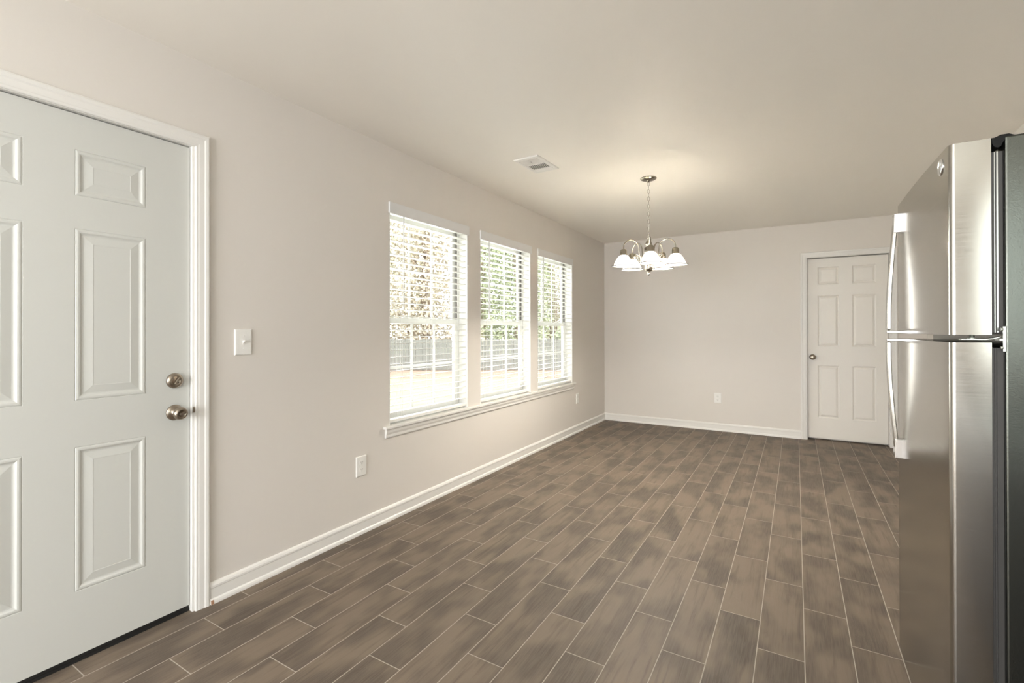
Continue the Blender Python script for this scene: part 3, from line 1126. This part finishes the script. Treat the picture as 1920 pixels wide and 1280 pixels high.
# hinge between the doors at the near corner
m = MB()
m.box(2.7125, 2.7185, FY0 - 0.0042, FY0 - 0.0005, 1.182, 1.243)                 # screwed-on upright
m.box(2.7065, 2.7128, FY0 - 0.004, FY0 + 0.030, 1.2085, 1.2135)
m.prism([(2.640, 1.2095), (2.685, 1.2095), (2.700, 1.2120), (2.712, 1.2165), (2.712, 1.2190), (2.699, 1.2150), (2.685, 1.2125), (2.640, 1.2125)], 'y', FY0 + 0.006, FY0 + 0.034)
hg = fput(m, 'hinge', M_ZINC, bevel=0.0008)
MB().lathe([(0.010, 1.2125), (0.010, 1.2150), (0.005, 1.2155), (0.005, 1.2215)], (2.662, FY0 + 0.018, 0), 'z', 18).obj('hinge_pin', M_ZINC, hg)
for zz in (1.191, 1.236):
    MB().lathe([(0.0045, 0.0), (0.0045, 0.004), (0.002, 0.005), (0, 0.005)], (2.7126, FY0 - 0.0022, zz), '-x', 10).obj('bolt', M_ZINC, hg)
# top hinge cover: black plastic cap over the gap between door and cabinet, with its thin plate on the door
m = MB()
m.prism([(2.640, 1.7042), (2.700, 1.7046), (2.712, 1.7098), (2.726, 1.7098), (2.736, 1.7046), (2.760, 1.7042), (2.722, 1.7000), (2.716, 1.692), (2.712, 1.6815), (2.706, 1.6790), (2.700, 1.682), (2.6965, 1.690), (2.6955, 1.7035)], 'y', FY0 + 0.002, FY0 + 0.060)
hc = fput(m, 'hinge_cover', M_BLACKPL, bevel=0.001)

# ------------------------------------------------------------------ kitchen end behind the camera (seen only as reflections; ceiling light and rear window added for fill)
e = empty('added_ceiling_light', (1.55, -1.15, H - 0.0002), 'rectangular white ceiling light added behind the camera for fill', 'light')
m = MB()
m.box(-0.63, 0.63, -0.23, -0.205, -0.085, 0.0)
m.box(-0.63, 0.63, 0.205, 0.23, -0.085, 0.0)
m.box(-0.63, -0.605, -0.205, 0.205, -0.085, 0.0)
m.box(0.605, 0.63, -0.205, 0.205, -0.085, 0.0)
m.obj('frame', M_TRIM, e)
MB().box(-0.604, 0.604, -0.204, 0.204, -0.080, -0.004).obj('diffuser', M_DIFFUSER, e)
e = empty('window_4', (1.30, BY - 0.07, 0.35), 'wide window added behind the camera for fill light', 'window', None, 'structure')  # unseen rear window, added to carry the fill lamp
m = MB()
m.box(-1.0, -0.95, -0.03, 0.03, 0.0, 1.77)
m.box(0.95, 1.0, -0.03, 0.03, 0.0, 1.77)
m.box(-0.95, 0.95, -0.03, 0.03, 0.0, 0.05)
m.box(-0.95, 0.95, -0.03, 0.03, 1.72, 1.77)
m.box(-0.025, 0.025, -0.03, 0.03, 0.05, 1.72)
m.obj('window_frame', M_VINYL, e)
MB().box(-0.95, 0.95, -0.003, 0.003, 0.05, 1.72).obj('pane', M_GLASS, e)

e = empty('window_5', (RX + 0.07, -1.25, 1.05), 'kitchen side window behind the camera', 'window', None, 'structure')
m = MB()
m.box(-0.03, 0.03, -0.85, -0.80, 0.0, 1.06)
m.box(-0.03, 0.03, 0.80, 0.85, 0.0, 1.06)
m.box(-0.03, 0.03, -0.80, 0.80, 0.0, 0.05)
m.box(-0.03, 0.03, -0.80, 0.80, 1.01, 1.06)
m.obj('window_frame', M_VINYL, e)
MB().box(-0.003, 0.003, -0.80, 0.80, 0.05, 1.01).obj('pane', M_GLASS, e)

# dark kitchen base cabinet and its worktop beside the refrigerator: outside the frame, mirrored in the refrigerator's steel
M_ESPRESSO = mat('espresso_wood', (0.030, 0.022, 0.016), 0.45, bump=(60, 0.1, 0.002), var=(12, 0.2))
M_COUNTER = mat('dark_worktop', (0.045, 0.042, 0.038), 0.35, var=(60, 0.4))
e = empty('kitchen_cabinet', (3.13, -0.45, 0.0), 'dark wood kitchen base cabinet just in front of the refrigerator', 'cabinet')
MB().box(-0.27, 0.285, -1.95, 1.95, 0.10, 0.868).box(-0.21, 0.285, -1.95, 1.95, 0.0005, 0.10).obj('body', M_ESPRESSO, e, bevel=0.002)
for i in range(6):
    ya = -1.93 + i * 0.645
    d_ = MB().box(-0.290, -0.2705, ya, ya + 0.635, 0.115, 0.69).obj('door', M_ESPRESSO, e, bevel=0.003)
    MB().tube([(-0.2905, ya + 0.05, 0.58), (-0.31, ya + 0.05, 0.585), (-0.31, ya + 0.05, 0.655), (-0.2905, ya + 0.05, 0.66)], 0.004, 8).obj('handle', M_NICKEL, d_)
    d_ = MB().box(-0.290, -0.2705, ya, ya + 0.635, 0.70, 0.86).obj('drawer', M_ESPRESSO, e, bevel=0.003)
    MB().tube([(-0.2905, ya + 0.28, 0.78), (-0.31, ya + 0.285, 0.78), (-0.31, ya + 0.355, 0.78), (-0.2905, ya + 0.36, 0.78)], 0.004, 8).obj('handle', M_NICKEL, d_)
o = MB().box(-0.31, 0.298, -1.97, 1.97, 0.0, 0.036).obj('worktop', M_COUNTER, bevel=0.004, loc=(3.13, -0.45, 0.8685))
tag(o, 'dark speckled worktop on the kitchen base cabinet', 'worktop')

# ------------------------------------------------------------------ the yard outside
GZ = -0.45
tag(MB().box(-60, -0.6, -30, 70, GZ - 0.2, GZ).obj('lawn', M_LAWN), 'sunlit pale green lawn outside the windows', 'lawn', kind='structure')
dF = Vector((0.858, 0.513, 0)).normalized()
nF = Vector((-0.513, 0.858, 0)).normalized()
P0 = Vector((2.28, 0, 0)) + nF * 20.0


def fpt(s, d, z):
    p = P0 + dF * s + nF * d
    return Vector((p.x, p.y, z))


m = MB()
m.quad([fpt(-22, -3.4, GZ + 0.012), fpt(16, -3.0, GZ + 0.012), fpt(16, 14, GZ + 0.012), fpt(-22, 14, GZ + 0.012)])
m.quad([fpt(-22, -3.4, GZ + 0.002), fpt(16, -3.0, GZ + 0.002), fpt(16, 14, GZ + 0.002), fpt(-22, 14, GZ + 0.002)])
tag(m.obj('ground_1', M_STRAW), 'brown pine straw bed along the garden fence', 'ground', kind='structure')

rotF = math.atan2(dF.y, dF.x)
for i, (s0, s1) in enumerate(((-7.7, -1.7), (-1.7, 0.85), (0.85, 6.85))):
    lab = ['weathered grey board fence panel seen through the window nearest the entry door',
           'weathered grey board fence panel seen through the middle window',
           'weathered grey board fence panel seen through the window nearest the back corner'][i]
    c = fpt(s0, 0, GZ + 0.012)
    e = empty('garden_fence', c, lab, 'fence', 'garden fence panels', rotz=rotF)
    m = MB()
    rnd = random.Random(i)
    wd = s1 - s0
    x = 0.03
    while x < wd - 0.14:
        hh = 1.30 + rnd.uniform(-0.02, 0.02)
        m.box(x, x + 0.135, -0.01, 0.01, 0.03, hh)
        x += 0.145
    m.obj('boards', M_FENCE, e)
    m = MB().box(0.0, wd - 0.01, 0.011, 0.05, 0.25, 0.34).box(0.0, wd - 0.01, 0.011, 0.05, 0.95, 1.04)
    m.obj('rails', M_FENCE, e)
    for t in ((0.01, 0.34, 0.66, 0.98) if wd > 4 else (0.02, 0.96)):
        xx = t * (wd - 0.1)
        MB().box(xx, xx + 0.09, 0.0505, 0.14, 0.0, 1.33).obj('post', M_FENCE, e)


def crown_mesh(m, rnd, n, c, rad, leaf):
    for _ in range(n):
        while True:
            v = Vector((rnd.uniform(-1, 1), rnd.uniform(-1, 1), rnd.uniform(-1, 1)))
            if 0.2 < math.hypot(v.x, v.y) < 1 - 0.35 * max(0.0, v.z):
                break
        p = Vector(c) + Vector((v.x * rad[0], v.y * rad[1], v.z * rad[2]))
        a = Vector((rnd.uniform(-1, 1), rnd.uniform(-1, 1), rnd.uniform(-1, 1))).normalized()
        b_ = a.orthogonal().normalized()
        s = leaf * rnd.uniform(0.6, 1.3)
        q = [p - a * s, p + b_ * s * 0.5 + a.cross(b_) * s * 0.12, p + a * s, p - b_ * s * 0.5]
        m.quad(q)


def tree(name, label, group, seed, loc, h, cr, ch_, tr, leafm, n, leaf):
    rnd = random.Random(seed)
    e = empty(name, loc, label, 'tree', group)
    m = MB()
    pts = [(rnd.uniform(-0.05, 0.05) * i, rnd.uniform(-0.05, 0.05) * i, h * i / 8) for i in range(9)]
    m.tube(pts, [tr * (1.15 - 0.9 * i / 8) for i in range(9)], 12)
    for k in range(7):
        a = rnd.uniform(0, 6.28)
        z0 = h * rnd.uniform(0.35, 0.85)
        L_ = cr * rnd.uniform(0.4, 0.8)
        m.tube([(0, 0, z0), (L_ * 0.5 * math.cos(a), L_ * 0.5 * math.sin(a), z0 + 0.3), (L_ * math.cos(a), L_ * math.sin(a), z0 + 0.9)], [tr * 0.35, tr * 0.22, tr * 0.08], 7)
    m.obj('trunk', M_BARK, e)
    m = MB()
    crown_mesh(m, rnd, n, (0, 0, h * 0.56), (cr, cr, ch_), leaf)
    m.obj('crown', leafm, e, recalc=False)
    return e


# two staggered rows of trees: (along the fence, behind it, height, crown radius, trunk, leaf, label)
TREES = [(-8.6, 3.2, 10, 0.20, M_LEAF3, 'tan-leaved tree in the front row behind the fence, farthest toward the entry door side'),
         (-4.1, 2.6, 11, 0.27, M_LEAF3, 'tan-leaved thick-trunked tree behind the fence, filling the window nearest the entry door'),
         (0.3, 3.2, 10, 0.20, M_LEAF, 'green tree in the front row behind the fence, seen through the middle window'),
         (4.7, 3.0, 10, 0.20, M_LEAF2, 'olive tree in the front row behind the fence, farthest toward the back corner side'),
         (-10.6, 9.8, 13, 0.24, M_LEAF2, 'tall olive tree in the rear row, farthest toward the entry door side'),
         (-6.2, 9.4, 13, 0.24, M_LEAF2, 'tall olive tree in the rear row behind the thick-trunked tree'),
         (-1.8, 9.8, 13, 0.24, M_LEAF, 'tall green tree in the rear row left of the middle window view'),
         (2.6, 9.4, 13, 0.24, M_LEAF2, 'tall olive tree in the rear row seen through the window nearest the back corner')]
for i, (s, d, h, trr, lm, lab) in enumerate(TREES):
    tree('tree', lab, 'trees behind the fence', 40 + i, fpt(s, d, GZ + 0.012), h, 1.75, h * 0.47, trr, lm, 9000, 0.095)
SHR = [(-6.5, 1.2, 0.9, M_LEAF, 'leafy green shrub at the fence, farthest toward the entry door side'),
       (-1.9, 1.2, 0.9, M_LEAF2, 'olive shrub at the fence beside the thick-trunked tree'),
       (2.5, 1.2, 0.9, M_LEAF, 'green shrub at the fence seen through the window nearest the back corner')]
for i, (s, d, rr, lm, lab) in enumerate(SHR):
    e = empty('shrub', fpt(s, d, GZ + 0.012), lab, 'shrub', 'shrubs behind the fence')
    rnd = random.Random(90 + i)
    m = MB()
    for k in range(9):
        a = rnd.uniform(0, 6.28)
        m.tube([(0.05 * math.cos(a), 0.05 * math.sin(a), 0), (0.6 * rr * math.cos(a), 0.6 * rr * math.sin(a), 1.5 * rr)], [0.02, 0.006], 5)
    m.obj('stems', M_BARK, e)
    m = MB()
    crown_mesh(m, rnd, 700, (0, 0, 1.15 * rr), (rr, rr * 0.7, rr * 0.95), 0.13)
    m.obj('foliage', lm, e, recalc=False)
